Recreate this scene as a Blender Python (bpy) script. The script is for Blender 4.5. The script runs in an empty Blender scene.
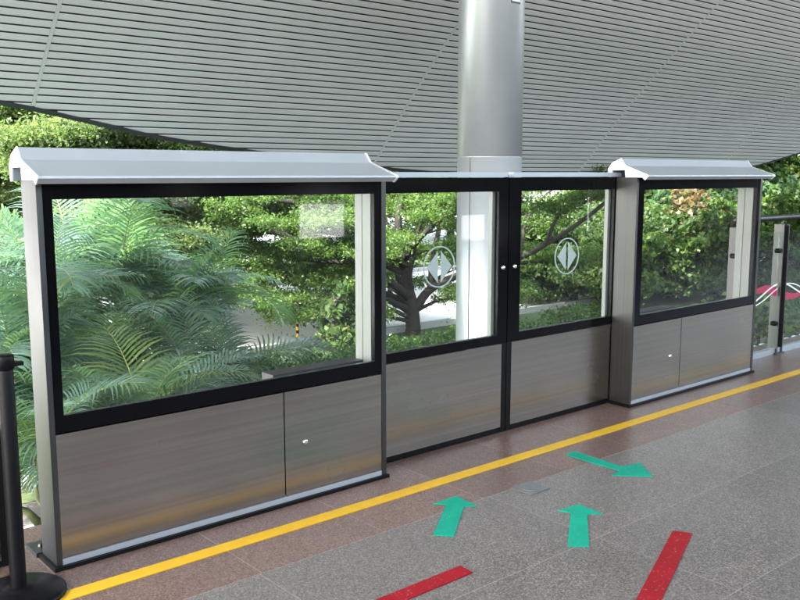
import bpy, bmesh, math, random
import numpy as np
from mathutils import Vector, Matrix

S = bpy.context.scene
COL = S.collection
R = math.radians
rng = np.random.default_rng(7)
random.seed(7)

# ------------------------------------------------------------------ camera
F, PITCH, YAW, H = 888.7, 0.14079, 0.86086, 1.55
cam = bpy.data.cameras.new('camera')
camo = bpy.data.objects.new('camera', cam)
COL.objects.link(camo)
camo.location = (0, 0, H)
camo.rotation_euler = (math.pi/2 - PITCH, 0, YAW - math.pi/2)
cam.sensor_width = 36
cam.lens = F/800*36
cam.clip_start = 0.05
cam.clip_end = 2000
S.camera = camo

def at(x, y, d):
    """world point d metres ahead along the viewing axis, on the line of sight of a photo pixel"""
    cp, sp, cy, sy = math.cos(PITCH), math.sin(PITCH), math.cos(YAW), math.sin(YAW)
    fw = Vector((cy*cp, sy*cp, -sp)); rt = Vector((sy, -cy, 0)); up = rt.cross(fw)
    return Vector((0, 0, H)) + d*(fw + rt*((x-400)/F) - up*((y-300)/F))

# ------------------------------------------------------------------ materials
def mat(name):
    m = bpy.data.materials.new(name); m.use_nodes = True
    nt = m.node_tree
    b = nt.nodes.get('Principled BSDF')
    return m, nt, b

def N(nt, typ, **kw):
    n = nt.nodes.new(typ)
    for k, v in kw.items():
        if k.startswith('i_'):
            n.inputs[k[2:].replace('_', ' ')].default_value = v
        else:
            setattr(n, k, v)
    return n

def ramp(nt, fac, stops, interp='LINEAR'):
    r = nt.nodes.new('ShaderNodeValToRGB')
    cr = r.color_ramp; cr.interpolation = interp
    while len(cr.elements) < len(stops): cr.elements.new(0.5)
    for e, (p, c) in zip(cr.elements, stops):
        e.position = p; e.color = (*c, 1) if len(c) == 3 else c
    nt.links.new(fac, r.inputs[0])
    return r.outputs[0]

def mixc(nt, fac, a, b, mode='MIX'):
    m = nt.nodes.new('ShaderNodeMix'); m.data_type = 'RGBA'; m.blend_type = mode
    for s, v in ((m.inputs[0], fac), (m.inputs[6], a), (m.inputs[7], b)):
        if hasattr(v, 'links') or hasattr(v, 'is_linked'):
            nt.links.new(v, s)
        else:
            s.default_value = v if not isinstance(v, tuple) else ((*v, 1) if len(v) == 3 else v)
    return m.outputs[2]

def coords(nt, scale=(1, 1, 1), kind='Object'):
    t = nt.nodes.new('ShaderNodeTexCoord'); mp = nt.nodes.new('ShaderNodeMapping')
    mp.inputs['Scale'].default_value = scale
    nt.links.new(t.outputs[kind], mp.inputs[0])
    return mp.outputs[0]

def noise(nt, vec, scale, detail=3, rough=.5):
    n = N(nt, 'ShaderNodeTexNoise'); n.inputs['Scale'].default_value = scale
    n.inputs['Detail'].default_value = detail; n.inputs['Roughness'].default_value = rough
    nt.links.new(vec, n.inputs['Vector'])
    return n.outputs['Fac']

def plain(name, col, rough=.5, metal=0, var=.12, vscale=6, bump=0, spec=.5, coat=0):
    m, nt, b = mat(name)
    v = coords(nt)
    n = noise(nt, v, vscale, 5, .6)
    c0 = tuple(max(0, x*(1-1.6*var)) for x in col); c1 = tuple(min(1, x*(1+1.6*var)) for x in col)
    nt.links.new(ramp(nt, n, [(.1, c0), (.9, c1)]), b.inputs['Base Color'])
    b.inputs['Roughness'].default_value = rough; b.inputs['Metallic'].default_value = metal
    b.inputs['Specular IOR Level'].default_value = spec
    b.inputs['Coat Weight'].default_value = coat
    if bump:
        bp = N(nt, 'ShaderNodeBump'); bp.inputs['Strength'].default_value = bump; bp.inputs['Distance'].default_value = .01
        nt.links.new(noise(nt, v, vscale*6, 4), bp.inputs['Height']); nt.links.new(bp.outputs[0], b.inputs['Normal'])
    return m

def granite(name, cols, jx, jy, jcol, rough=.34, tone=None):
    """speckled stone with thin pale joints; jx=(x0,pitch), jy=(y0,pitch) in metres (world = object space)"""
    m, nt, b = mat(name)
    v = coords(nt)
    vo = N(nt, 'ShaderNodeTexVoronoi'); vo.inputs['Scale'].default_value = 190
    nt.links.new(v, vo.inputs['Vector'])
    sep = N(nt, 'ShaderNodeSeparateColor'); nt.links.new(vo.outputs['Color'], sep.inputs[0])
    n2 = noise(nt, v, 60, 5, .7)
    mm = N(nt, 'ShaderNodeMath', operation='MULTIPLY_ADD'); nt.links.new(sep.outputs[0], mm.inputs[0])
    mm.inputs[1].default_value = .75; 
    mm2 = N(nt, 'ShaderNodeMath', operation='MULTIPLY'); nt.links.new(n2, mm2.inputs[0]); mm2.inputs[1].default_value = .25
    nt.links.new(mm2.outputs[0], mm.inputs[2])
    c = ramp(nt, mm.outputs[0], cols)
    # big soft wear and stains
    big = noise(nt, v, 1.3, 6, .62)
    c = mixc(nt, 1.0, c, ramp(nt, big, [(.1, (.74, .73, .72)), (.9, (1.2, 1.2, 1.2))]), 'MULTIPLY')
    # tile to tile difference
    sx = N(nt, 'ShaderNodeSeparateXYZ'); nt.links.new(v, sx.inputs[0])
    def grid(o, x0, pitch):
        a = N(nt, 'ShaderNodeMath', operation='SUBTRACT'); nt.links.new(o, a.inputs[0]); a.inputs[1].default_value = x0
        d = N(nt, 'ShaderNodeMath', operation='DIVIDE'); nt.links.new(a.outputs[0], d.inputs[0]); d.inputs[1].default_value = pitch
        fl = N(nt, 'ShaderNodeMath', operation='FLOOR'); nt.links.new(d.outputs[0], fl.inputs[0])
        pp = N(nt, 'ShaderNodeMath', operation='PINGPONG'); nt.links.new(a.outputs[0], pp.inputs[0]); pp.inputs[1].default_value = pitch/2
        return fl.outputs[0], pp.outputs[0]
    fx, px = grid(sx.outputs[0], *jx)
    fy, py = grid(sx.outputs[1], *jy)
    cb = N(nt, 'ShaderNodeCombineXYZ'); nt.links.new(fx, cb.inputs[0]); nt.links.new(fy, cb.inputs[1])
    wn = N(nt, 'ShaderNodeTexWhiteNoise', noise_dimensions='2D'); nt.links.new(cb.outputs[0], wn.inputs['Vector'])
    c = mixc(nt, 1.0, c, ramp(nt, wn.outputs['Value'], [(0, (.86, .86, .86)), (1, (1.1, 1.1, 1.1))]), 'MULTIPLY')
    mn = N(nt, 'ShaderNodeMath', operation='MINIMUM'); nt.links.new(px, mn.inputs[0]); nt.links.new(py, mn.inputs[1])
    wob = noise(nt, v, 9, 3, .6)
    wm = N(nt, 'ShaderNodeMath', operation='MULTIPLY'); nt.links.new(wob, wm.inputs[0]); wm.inputs[1].default_value = .0042
    lt = N(nt, 'ShaderNodeMath', operation='LESS_THAN'); nt.links.new(mn.outputs[0], lt.inputs[0]); nt.links.new(wm.outputs[0], lt.inputs[1])
    js = N(nt, 'ShaderNodeMath', operation='MULTIPLY'); nt.links.new(lt.outputs[0], js.inputs[0]); js.inputs[1].default_value = .4
    c = mixc(nt, js.outputs[0], c, jcol)
    nt.links.new(c, b.inputs['Base Color'])
    nt.links.new(ramp(nt, big, [(.1, (rough-.10,)*3), (.9, (rough+.18,)*3)]), b.inputs['Roughness'])
    b.inputs['Specular IOR Level'].default_value = .4
    return m

def steel(name, col, rough=.27, axis='x', streak=1.0):
    m, nt, b = mat(name)
    sc = {'x': (.5, .5, 75), 'z': (75, 75, .5)}[axis]
    v = coords(nt, sc)
    n = noise(nt, v, 1.0, 1.5, .5)
    big = noise(nt, coords(nt, (1.5, 1.5, 2.5)), 1.8, 1.5, .5)
    c = ramp(nt, n, [(.1, tuple(x*(1-.16*streak) for x in col)), (.9, tuple(x*(1+.14*streak) for x in col))])
    c = mixc(nt, 1.0, c, ramp(nt, big, [(.05, (.88, .88, .88)), (.95, (1.1, 1.1, 1.09))]), 'MULTIPLY')
    nt.links.new(c, b.inputs['Base Color'])
    b.inputs['Metallic'].default_value = 1
    nt.links.new(ramp(nt, big, [(.05, (rough-.05,)*3), (.95, (rough+.07,)*3)]), b.inputs['Roughness'])
    return m

def glass(name, tint=(.975, .985, .98), refl=1.0):
    m = bpy.data.materials.new(name); m.use_nodes = True
    nt = m.node_tree; nt.nodes.clear()
    out = N(nt, 'ShaderNodeOutputMaterial')
    tr = N(nt, 'ShaderNodeBsdfTransparent'); tr.inputs[0].default_value = (*tint, 1)
    gl = N(nt, 'ShaderNodeBsdfGlossy'); gl.inputs['Roughness'].default_value = .012
    # Schlick reflectance of a thin sheet, the same from both of its faces
    ge = N(nt, 'ShaderNodeNewGeometry')
    dt = N(nt, 'ShaderNodeVectorMath', operation='DOT_PRODUCT')
    nt.links.new(ge.outputs['Normal'], dt.inputs[0]); nt.links.new(ge.outputs['Incoming'], dt.inputs[1])
    ab = N(nt, 'ShaderNodeMath', operation='ABSOLUTE'); nt.links.new(dt.outputs['Value'], ab.inputs[0])
    om = N(nt, 'ShaderNodeMath', operation='SUBTRACT'); om.inputs[0].default_value = 1; nt.links.new(ab.outputs[0], om.inputs[1])
    pw = N(nt, 'ShaderNodeMath', operation='POWER'); nt.links.new(om.outputs[0], pw.inputs[0]); pw.inputs[1].default_value = 5
    mu = N(nt, 'ShaderNodeMath', operation='MULTIPLY_ADD'); nt.links.new(pw.outputs[0], mu.inputs[0])
    mu.inputs[1].default_value = .9*refl; mu.inputs[2].default_value = .032*refl
    mx = N(nt, 'ShaderNodeMixShader')
    nt.links.new(mu.outputs[0], mx.inputs[0])
    nt.links.new(tr.outputs[0], mx.inputs[1]); nt.links.new(gl.outputs[0], mx.inputs[2])
    # faint wipe marks: a thin dusty film that scatters a little light
    df = N(nt, 'ShaderNodeBsdfDiffuse'); df.inputs[0].default_value = (.6, .63, .62, 1)
    mx2 = N(nt, 'ShaderNodeMixShader')
    v = coords(nt, (1, 1, 1.6))
    f = ramp(nt, noise(nt, v, 3.2, 6, .65), [(.35, (0,)*3), (.75, (.005,)*3)])
    nt.links.new(f, mx2.inputs[0]); nt.links.new(mx.outputs[0], mx2.inputs[1]); nt.links.new(df.outputs[0], mx2.inputs[2])
    nt.links.new(mx2.outputs[0], out.inputs[0])
    return m

def leafmat(name, stops, trans=.35, rough=.45, spec=.4):
    m, nt, b = mat(name)
    out = [n for n in nt.nodes if n.type == 'OUTPUT_MATERIAL'][0]
    g = N(nt, 'ShaderNodeNewGeometry')
    c = ramp(nt, g.outputs['Random Per Island'], stops)
    nt.links.new(c, b.inputs['Base Color'])
    b.inputs['Roughness'].default_value = rough; b.inputs['Specular IOR Level'].default_value = spec
    t = N(nt, 'ShaderNodeBsdfTranslucent')
    c2 = mixc(nt, 1.0, c, (1.1, 1.25, .55), 'MULTIPLY')
    nt.links.new(c2, t.inputs[0])
    mx = N(nt, 'ShaderNodeMixShader'); mx.inputs[0].default_value = trans
    nt.links.new(b.outputs[0], mx.inputs[1]); nt.links.new(t.outputs[0], mx.inputs[2])
    nt.links.new(mx.outputs[0], out.inputs[0])
    return m

M = {}
M['gray_granite'] = granite('gray_granite', [(.10, (0.0481, 0.0442, 0.0415)), (.38, (0.0946, 0.0883, 0.0822)), (.62, (0.1265, 0.1180, 0.1096)), (.90, (0.2250, 0.2118, 0.1962))],
                            (3.02, 1.29), (2.21, .645), (0.3258, 0.3122, 0.2962))
M['brown_granite'] = granite('brown_granite', [(.12, (0.0474, 0.0305, 0.0248)), (.4, (0.0988, 0.0611, 0.0487)), (.65, (0.1391, 0.0897, 0.0734)), (.9, (0.2117, 0.1507, 0.1267))],
                             (1.742, .622), (2.855, 4.0), (0.3830, 0.3339, 0.3029))
M['steel'] = steel('brushed_steel', (0.3070, 0.2777, 0.2391), .24)
M['steel_v'] = steel('brushed_steel_upright', (0.0775, 0.0775, 0.0761), .42, 'z')
M['steel_in'] = plain('pale_upright', (0.1804, 0.1876, 0.1732), .45, .2, .04, 3)
M['steel_rail'] = steel('satin_steel', (0.0941, 0.0941, 0.0941), .42, 'z', .6)
M['aluminium'] = plain('aluminium_cover', (0.3949, 0.4337, 0.4654), .40, .62, .04, 3)
M['cap_white'] = plain('cover_end_white', (0.4733, 0.4797, 0.4925), .42, 0, .03, 3)
M['black'] = plain('black_gloss_border', (.002, .002, .0025), .14, 0, .2, 3, spec=.13)
M['black_matte'] = plain('black_rubber', (.004, .004, .004), .5, 0, .25, 30, .1, spec=.12)
M['black_paint'] = plain('black_painted_metal', (.003, .003, .0035), .4, 0, .3, 12, .03, spec=.14)
M['drain'] = plain('drain_metal', (.13, .14, .14), .45, .3, .15, 20)
M['cap_metal'] = plain('door_cap_metal', (.30, .335, .36), .6, .25, .04, 4)
M['seam'] = plain('dark_seam', (.01, .01, .01), .7)
M['glass'] = glass('door_glass', refl=.8)
M['glass_rail'] = glass('railing_glass', (.92, .96, .95), .7)
M['frost'] = plain('frosted_film', (0.2362, 0.2886, 0.2690), .6, 0, .05, 8)
M['chrome'] = plain('polished_metal', (.7, .7, .7), .18, 1, .05)
M['slat'] = plain('slat_light_grey', (.445, .466, .474), .42, 0, .06, 1.3)
M['joint'] = plain('joint_grey', (.42, .44, .45), .4, 0, .05, 2)
M['backing'] = plain('dark_void', (.008, .008, .009), .8)
M['rim'] = plain('rim_dark_grey', (.025, .028, .032), .45, 0, .15, 2)
M['roof_skin'] = plain('roof_metal', (.55, .57, .58), .45, .2, .08, 1)
M['column'] = plain('column_silver', (0.3838, 0.4096, 0.4317), .38, .6, .05, 5)
M['yellow'] = plain('yellow_line_paint', (0.5338, 0.3203, 0.0122), .5, 0, .10, 14)
M['concrete'] = plain('concrete', (.42, .42, .41), .85, 0, .12, 4, .2)
M['paving'] = plain('pale_paving', (.72, .71, .69), .85, 0, .10, .8)
M['kerb'] = plain('kerb_stone', (.40, .40, .39), .8, 0, .1, 3)
M['soil'] = plain('soil', (.10, .095, .085), .95, 0, .4, 1.2, .4)
M['lawn'] = plain('lawn', (.065, .095, .035), .95, 0, .4, 2.5, .6)
M['wall'] = plain('added_wall_paint', (.12, .12, .12), .6, 0, .08, 1)
M['ledge'] = plain('ledge_blue_grey', (.30, .36, .39), .5, .2, .1, 4)
M['white_paint'] = plain('white_paint', (.78, .79, .78), .5, 0, .04, 4)
M['bark'] = plain('bark_dark', (.022, .018, .015), .9, 0, .5, 7, .8)
M['bark_pale'] = plain('bark_pale', (.13, .11, .09), .9, 0, .4, 7, .8)
M['bollard_yellow'] = plain('bollard_yellow', (.75, .45, .03), .5)

def tape(name, col):
    m, nt, b = mat(name)
    v = coords(nt)
    n = noise(nt, v, 70, 6, .75)
    big = noise(nt, v, 7, 4, .6)
    c = ramp(nt, big, [(.3, tuple(x*.86 for x in col)), (.7, tuple(x*1.1 for x in col))])
    sc = ramp(nt, n, [(.60, (0, 0, 0)), (.68, (.6, .6, .6))])
    c = mixc(nt, sc, c, (.42, .40, .38))
    nt.links.new(c, b.inputs['Base Color']); b.inputs['Roughness'].default_value = .6; b.inputs['Specular IOR Level'].default_value = .2
    return m
M['green_tape'] = tape('green_tape', (0.0033, 0.2378, 0.1558))
M['red_tape'] = tape('red_tape', (.20, .005, .010))

def wavemat(name, z0, amp, ph, kx):
    return None

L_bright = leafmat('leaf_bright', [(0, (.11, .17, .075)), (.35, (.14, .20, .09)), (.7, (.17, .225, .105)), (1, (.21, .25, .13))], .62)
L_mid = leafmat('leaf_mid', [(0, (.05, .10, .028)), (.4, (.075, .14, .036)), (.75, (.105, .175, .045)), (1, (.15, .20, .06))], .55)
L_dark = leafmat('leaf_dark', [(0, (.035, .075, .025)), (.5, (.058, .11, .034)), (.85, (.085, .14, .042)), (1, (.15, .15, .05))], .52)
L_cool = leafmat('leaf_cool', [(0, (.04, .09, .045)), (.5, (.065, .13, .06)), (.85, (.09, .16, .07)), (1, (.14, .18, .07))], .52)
L_rust = leafmat('leaf_rust', [(0, (.09, .075, .04)), (.5, (.16, .095, .05)), (1, (.16, .15, .06))], .4)
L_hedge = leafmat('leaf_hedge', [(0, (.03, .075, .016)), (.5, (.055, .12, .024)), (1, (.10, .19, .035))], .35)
L_palm = leafmat('leaf_palm', [(0, (.090, .165, .125)), (.5, (.12, .215, .165)), (.9, (.16, .255, .195)), (1, (.20, .26, .14))], .55, .27, .9)
L_palmy = leafmat('leaf_palm_yellow', [(0, (.06, .12, .03)), (.5, (.10, .165, .045)), (1, (.16, .21, .06))], .4, .36, .5)
M['palm_stem'] = plain('palm_stem', (.13, .15, .06), .6, 0, .3, 6)
M['rachis'] = plain('palm_rachis', (.20, .24, .07), .5, 0, .2, 6)

# ------------------------------------------------------------------ geometry helpers
def link(name, me, m, parent=None):
    o = bpy.data.objects.new(name, me); COL.objects.link(o)
    if m is not None:
        for mm in (m if isinstance(m, (list, tuple)) else [m]): me.materials.append(mm)
    if parent is not None: o.parent = parent
    return o

def obj(name, bm, m, parent=None, smooth=False, bevel=0):
    if bevel:
        bmesh.ops.bevel(bm, geom=[e for e in bm.edges if len(e.link_faces) == 2 and e.calc_face_angle(0) > .5],
                        offset=bevel, segments=2, affect='EDGES', profile=.6)
    bmesh.ops.recalc_face_normals(bm, faces=bm.faces)
    me = bpy.data.meshes.new(name); bm.to_mesh(me); bm.free()
    if smooth:
        for p in me.polygons: p.use_smooth = True
    return link(name, me, m, parent)

def B(): return bmesh.new()

def box(bm, x0, x1, y0, y1, z0, z1):
    vs = [bm.verts.new((x, y, z)) for x in (x0, x1) for y in (y0, y1) for z in (z0, z1)]
    for f in ((0, 1, 3, 2), (4, 6, 7, 5), (0, 4, 5, 1), (2, 3, 7, 6), (0, 2, 6, 4), (1, 5, 7, 3)):
        bm.faces.new([vs[i] for i in f])
    return bm

def frame(bm, x0, x1, z0, z1, gx0, gx1, gz0, gz1, y0, y1):
    """rectangular border of one solid: outer rectangle minus opening, thickness y0..y1"""
    O = [(x0, z0), (x1, z0), (x1, z1), (x0, z1)]; I = [(gx0, gz0), (gx1, gz0), (gx1, gz1), (gx0, gz1)]
    v = {}
    for y in (y0, y1):
        for k, P in (('o', O), ('i', I)):
            v[k, y] = [bm.verts.new((p[0], y, p[1])) for p in P]
    for i in range(4):
        j = (i+1) % 4
        bm.faces.new((v['o', y0][i], v['o', y0][j], v['i', y0][j], v['i', y0][i]))
        bm.faces.new((v['o', y1][i], v['i', y1][i], v['i', y1][j], v['o', y1][j]))
        bm.faces.new((v['o', y0][i], v['o', y1][i], v['o', y1][j], v['o', y0][j]))
        bm.faces.new((v['i', y0][i], v['i', y0][j], v['i', y1][j], v['i', y1][i]))

def prism(bm, prof, xs0, xs1):
    """(y,z) outline extruded along X; xs0/xs1 number or function of (y,z)"""
    f0 = xs0 if callable(xs0) else (lambda y, z: xs0)
    f1 = xs1 if callable(xs1) else (lambda y, z: xs1)
    a = [bm.verts.new((f0(y, z), y, z)) for y, z in prof]
    b = [bm.verts.new((f1(y, z), y, z)) for y, z in prof]
    n = len(prof)
    bm.faces.new(a); bm.faces.new(b[::-1])
    for i in range(n):
        j = (i+1) % n
        bm.faces.new((a[i], b[i], b[j], a[j]))

def poly_plate(bm, pts, z0, z1):
    a = [bm.verts.new((x, y, z0)) for x, y in pts]; b = [bm.verts.new((x, y, z1)) for x, y in pts]
    bm.faces.new(a[::-1]); bm.faces.new(b)
    n = len(pts)
    for i in range(n):
        j = (i+1) % n
        bm.faces.new((a[i], a[j], b[j], b[i]))

def wall_plate(bm, pts, y0, y1):
    """(x,z) outline, thickness in Y"""
    a = [bm.verts.new((x, y0, z)) for x, z in pts]; b = [bm.verts.new((x, y1, z)) for x, z in pts]
    bm.faces.new(a); bm.faces.new(b[::-1])
    n = len(pts)
    for i in range(n):
        j = (i+1) % n
        bm.faces.new((a[i], b[i], b[j], a[j]))

def lathe(bm, prof, c, axis='z', seg=32):
    """(r,h) profile revolved round axis through c"""
    rings = []
    for r, h in prof:
        ring = []
        if r < 1e-6:
            p = {'z': (0, 0, h), 'y': (0, h, 0), 'x': (h, 0, 0)}[axis]
            ring = [bm.verts.new(Vector(c)+Vector(p))]
        else:
            for k in range(seg):
                a = 2*math.pi*k/seg
                p = {'z': (r*math.cos(a), r*math.sin(a), h), 'y': (r*math.cos(a), h, r*math.sin(a)), 'x': (h, r*math.cos(a), r*math.sin(a))}[axis]
                ring.append(bm.verts.new(Vector(c)+Vector(p)))
        rings.append(ring)
    for A, Bq in zip(rings, rings[1:]):
        for k in range(seg):
            k2 = (k+1) % seg
            if len(A) == 1 and len(Bq) == 1: continue
            if len(A) == 1: bm.faces.new((A[0], Bq[k], Bq[k2]))
            elif len(Bq) == 1: bm.faces.new((A[k], Bq[0], A[k2]))
            else: bm.faces.new((A[k], Bq[k], Bq[k2], A[k2]))

def tube(bm, pts, rad, seg=10, caps=True):
    pts = [Vector(p) for p in pts]
    rads = rad if isinstance(rad, (list, tuple)) else [rad]*len(pts)
    rings = []
    up = Vector((0, 0, 1))
    prev = None
    for i, p in enumerate(pts):
        t = (pts[min(i+1, len(pts)-1)] - pts[max(i-1, 0)]).normalized()
        if prev is None:
            ref = Vector((1, 0, 0)) if abs(t.z) > .9 else up
            u = t.cross(ref).normalized()
        else:
            u = (prev - t*prev.dot(t)).normalized()
        prev = u
        w = t.cross(u)
        rings.append([bm.verts.new(p + (u*math.cos(2*math.pi*k/seg) + w*math.sin(2*math.pi*k/seg))*rads[i]) for k in range(seg)])
    for A, Bq in zip(rings, rings[1:]):
        for k in range(seg):
            bm.faces.new((A[k], A[(k+1) % seg], Bq[(k+1) % seg], Bq[k]))
    if caps:
        bm.faces.new(rings[0][::-1]); bm.faces.new(rings[-1])

def smooth_path(pts, n=5):
    """Catmull-Rom through the points"""
    P = [Vector(p) for p in pts]
    P = [2*P[0]-P[1]] + P + [2*P[-1]-P[-2]]
    out = []
    for i in range(1, len(P)-2):
        for k in range(n):
            t = k/n
            out.append(.5*((2*P[i]) + (P[i+1]-P[i-1])*t + (2*P[i-1]-5*P[i]+4*P[i+1]-P[i+2])*t*t + (3*P[i]-P[i-1]-3*P[i+1]+P[i+2])*t**3))
    out.append(P[-2])
    return out

def tag(o, label, cat, group=None, kind=None):
    o['label'] = label; o['category'] = cat
    if group: o['group'] = group
    if kind: o['kind'] = kind
    return o

def thing(name, label, cat, loc=(0, 0, 0), group=None):
    o = bpy.data.objects.new(name, None); COL.objects.link(o)
    o.location = loc; o.empty_display_size = .2
    return tag(o, label, cat, group)

def rebase(root):
    """children were modelled in world space: keep them there under the moved empty"""
    for ch in root.children:
        ch.location = Vector(ch.location) - Vector(root.location)

def struct(o):
    o['kind'] = 'structure'; return o

def copy_thing(root, delta, label):
    c = root.copy(); COL.objects.link(c); c.location = Vector(root.location)+Vector(delta); c['label'] = label
    for ch in list(root.children):
        d = ch.copy(); COL.objects.link(d); d.parent = c
        for g in list(ch.children):
            e = g.copy(); COL.objects.link(e); e.parent = d
    return c

# ================================================================== SETTING
GZ = -1.6
# platform
bm = B(); box(bm, -14, 40, -8, 2.8535, -.5, 0); struct(obj('platform_floor', bm, M['gray_granite']))
bm = B(); box(bm, -14, 40, 2.8555, 3.92, -.5, 0); struct(obj('platform_edge_floor', bm, M['brown_granite']))
bm = B(); box(bm, -14, 40, -7.9, 3.88, GZ-.2, -.5); struct(obj('platform_wall', bm, M['concrete']))
# ledge of pale bars beyond the edge
bm = B(); box(bm, -14, 40, 3.92, 4.30, -.30, -.16)
struct(obj('track_ledge', bm, M['ledge']))
bm = B()
for k in range(140):
    x = -4+k*.17; box(bm, x, x+.06, 3.95, 4.28, -.16, -.13)
struct(obj('track_ledge_bars', bm, M['white_paint']))
# track bed with its concrete guide beam
bm = B(); box(bm, -60, 90, 4.95, 5.65, GZ-.1, -.85); struct(obj('track_beam', bm, M['concrete']))

def sheet(name, x0, x1, y0, y1, z, m, nx=1, ny=1, amp=0):
    bm = B()
    g = [[bm.verts.new((x0+(x1-x0)*i/nx, y0+(y1-y0)*j/ny, z + (amp*math.sin(i*1.7+j*2.3)*math.cos(i*.6-j*1.1) if amp else 0))) for j in range(ny+1)] for i in range(nx+1)]
    for i in range(nx):
        for j in range(ny):
            bm.faces.new((g[i][j], g[i+1][j], g[i+1][j+1], g[i][j+1]))
    return struct(obj(name, bm, m, smooth=True))
sheet('ground', -700, 900, -500, 1000, GZ, M['soil'])
sheet('lawn', -60, 120, 8.6, 13.3, GZ+.004, M['lawn'])
sheet('road', -60, 120, 13.4, 21.4, GZ+.006, M['paving'])
sheet('rear_reflector_sheet', -60, 120, -70, -8.6, GZ+.004, M['paving'])  # unseen pale sheet added so the wall openings reflect brightly in the glass
sheet('far_lawn', -60, 120, 21.5, 24.5, GZ+.008, M['lawn'])
sheet('far_path', -60, 160, 24.6, 75, GZ+.010, M['paving'])
bm = B(); box(bm, -60, 120, 13.3, 13.42, GZ-.1, GZ+.13); box(bm, -60, 120, 21.38, 21.5, GZ-.1, GZ+.13); struct(obj('road_kerb', bm, M['kerb']))
# unseen wall added behind the camera to keep steel and glass reflections dark
WO = [(5.6, 6.0, 1.1, 1.9), (7.7, 8.7, .55, 1.15), (9.6, 10.0, 1.3, 2.0), (10.6, 11.0, 1.3, 2.0), (11.5, 12.3, .3, .8), (15.2, 15.5, .2, 1.3), (22.0, 22.5, .3, 1.2), (25.5, 26.0, .2, .9)]  # openings added to throw pale reflections onto the panes
bm = B(); x = -14
for a_, b_, z0_, z1_ in WO:
    box(bm, x, a_, -4.7, -4.5, 0, 2.5); box(bm, a_, b_, -4.7, -4.5, 0, z0_); box(bm, a_, b_, -4.7, -4.5, z1_, 2.5); x = b_
box(bm, x, 40, -4.7, -4.5, 0, 2.5)
bmesh.ops.remove_doubles(bm, verts=bm.verts, dist=1e-5)
struct(obj('wall', bm, M['wall']))

# yellow line
bm = B(); box(bm, 1.0, 30, 3.124, 3.199, .0005, .004)
o = obj('yellow_line', bm, M['yellow']); tag(o, 'long yellow safety line along the brown granite platform edge', 'floor line')

# ================================================================== COVER PROFILE (Y, Z)
HOOD = [(3.506, 1.650), (3.475, 1.604), (3.304, 1.543), (3.300, 1.534), (3.323, 1.514), (3.340, 1.531), (3.469, 1.531),
        (3.476, 1.578), (3.575, 1.577), (3.578, 1.525), (3.600, 1.525), (3.606, 1.585), (3.575, 1.622)]

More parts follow.
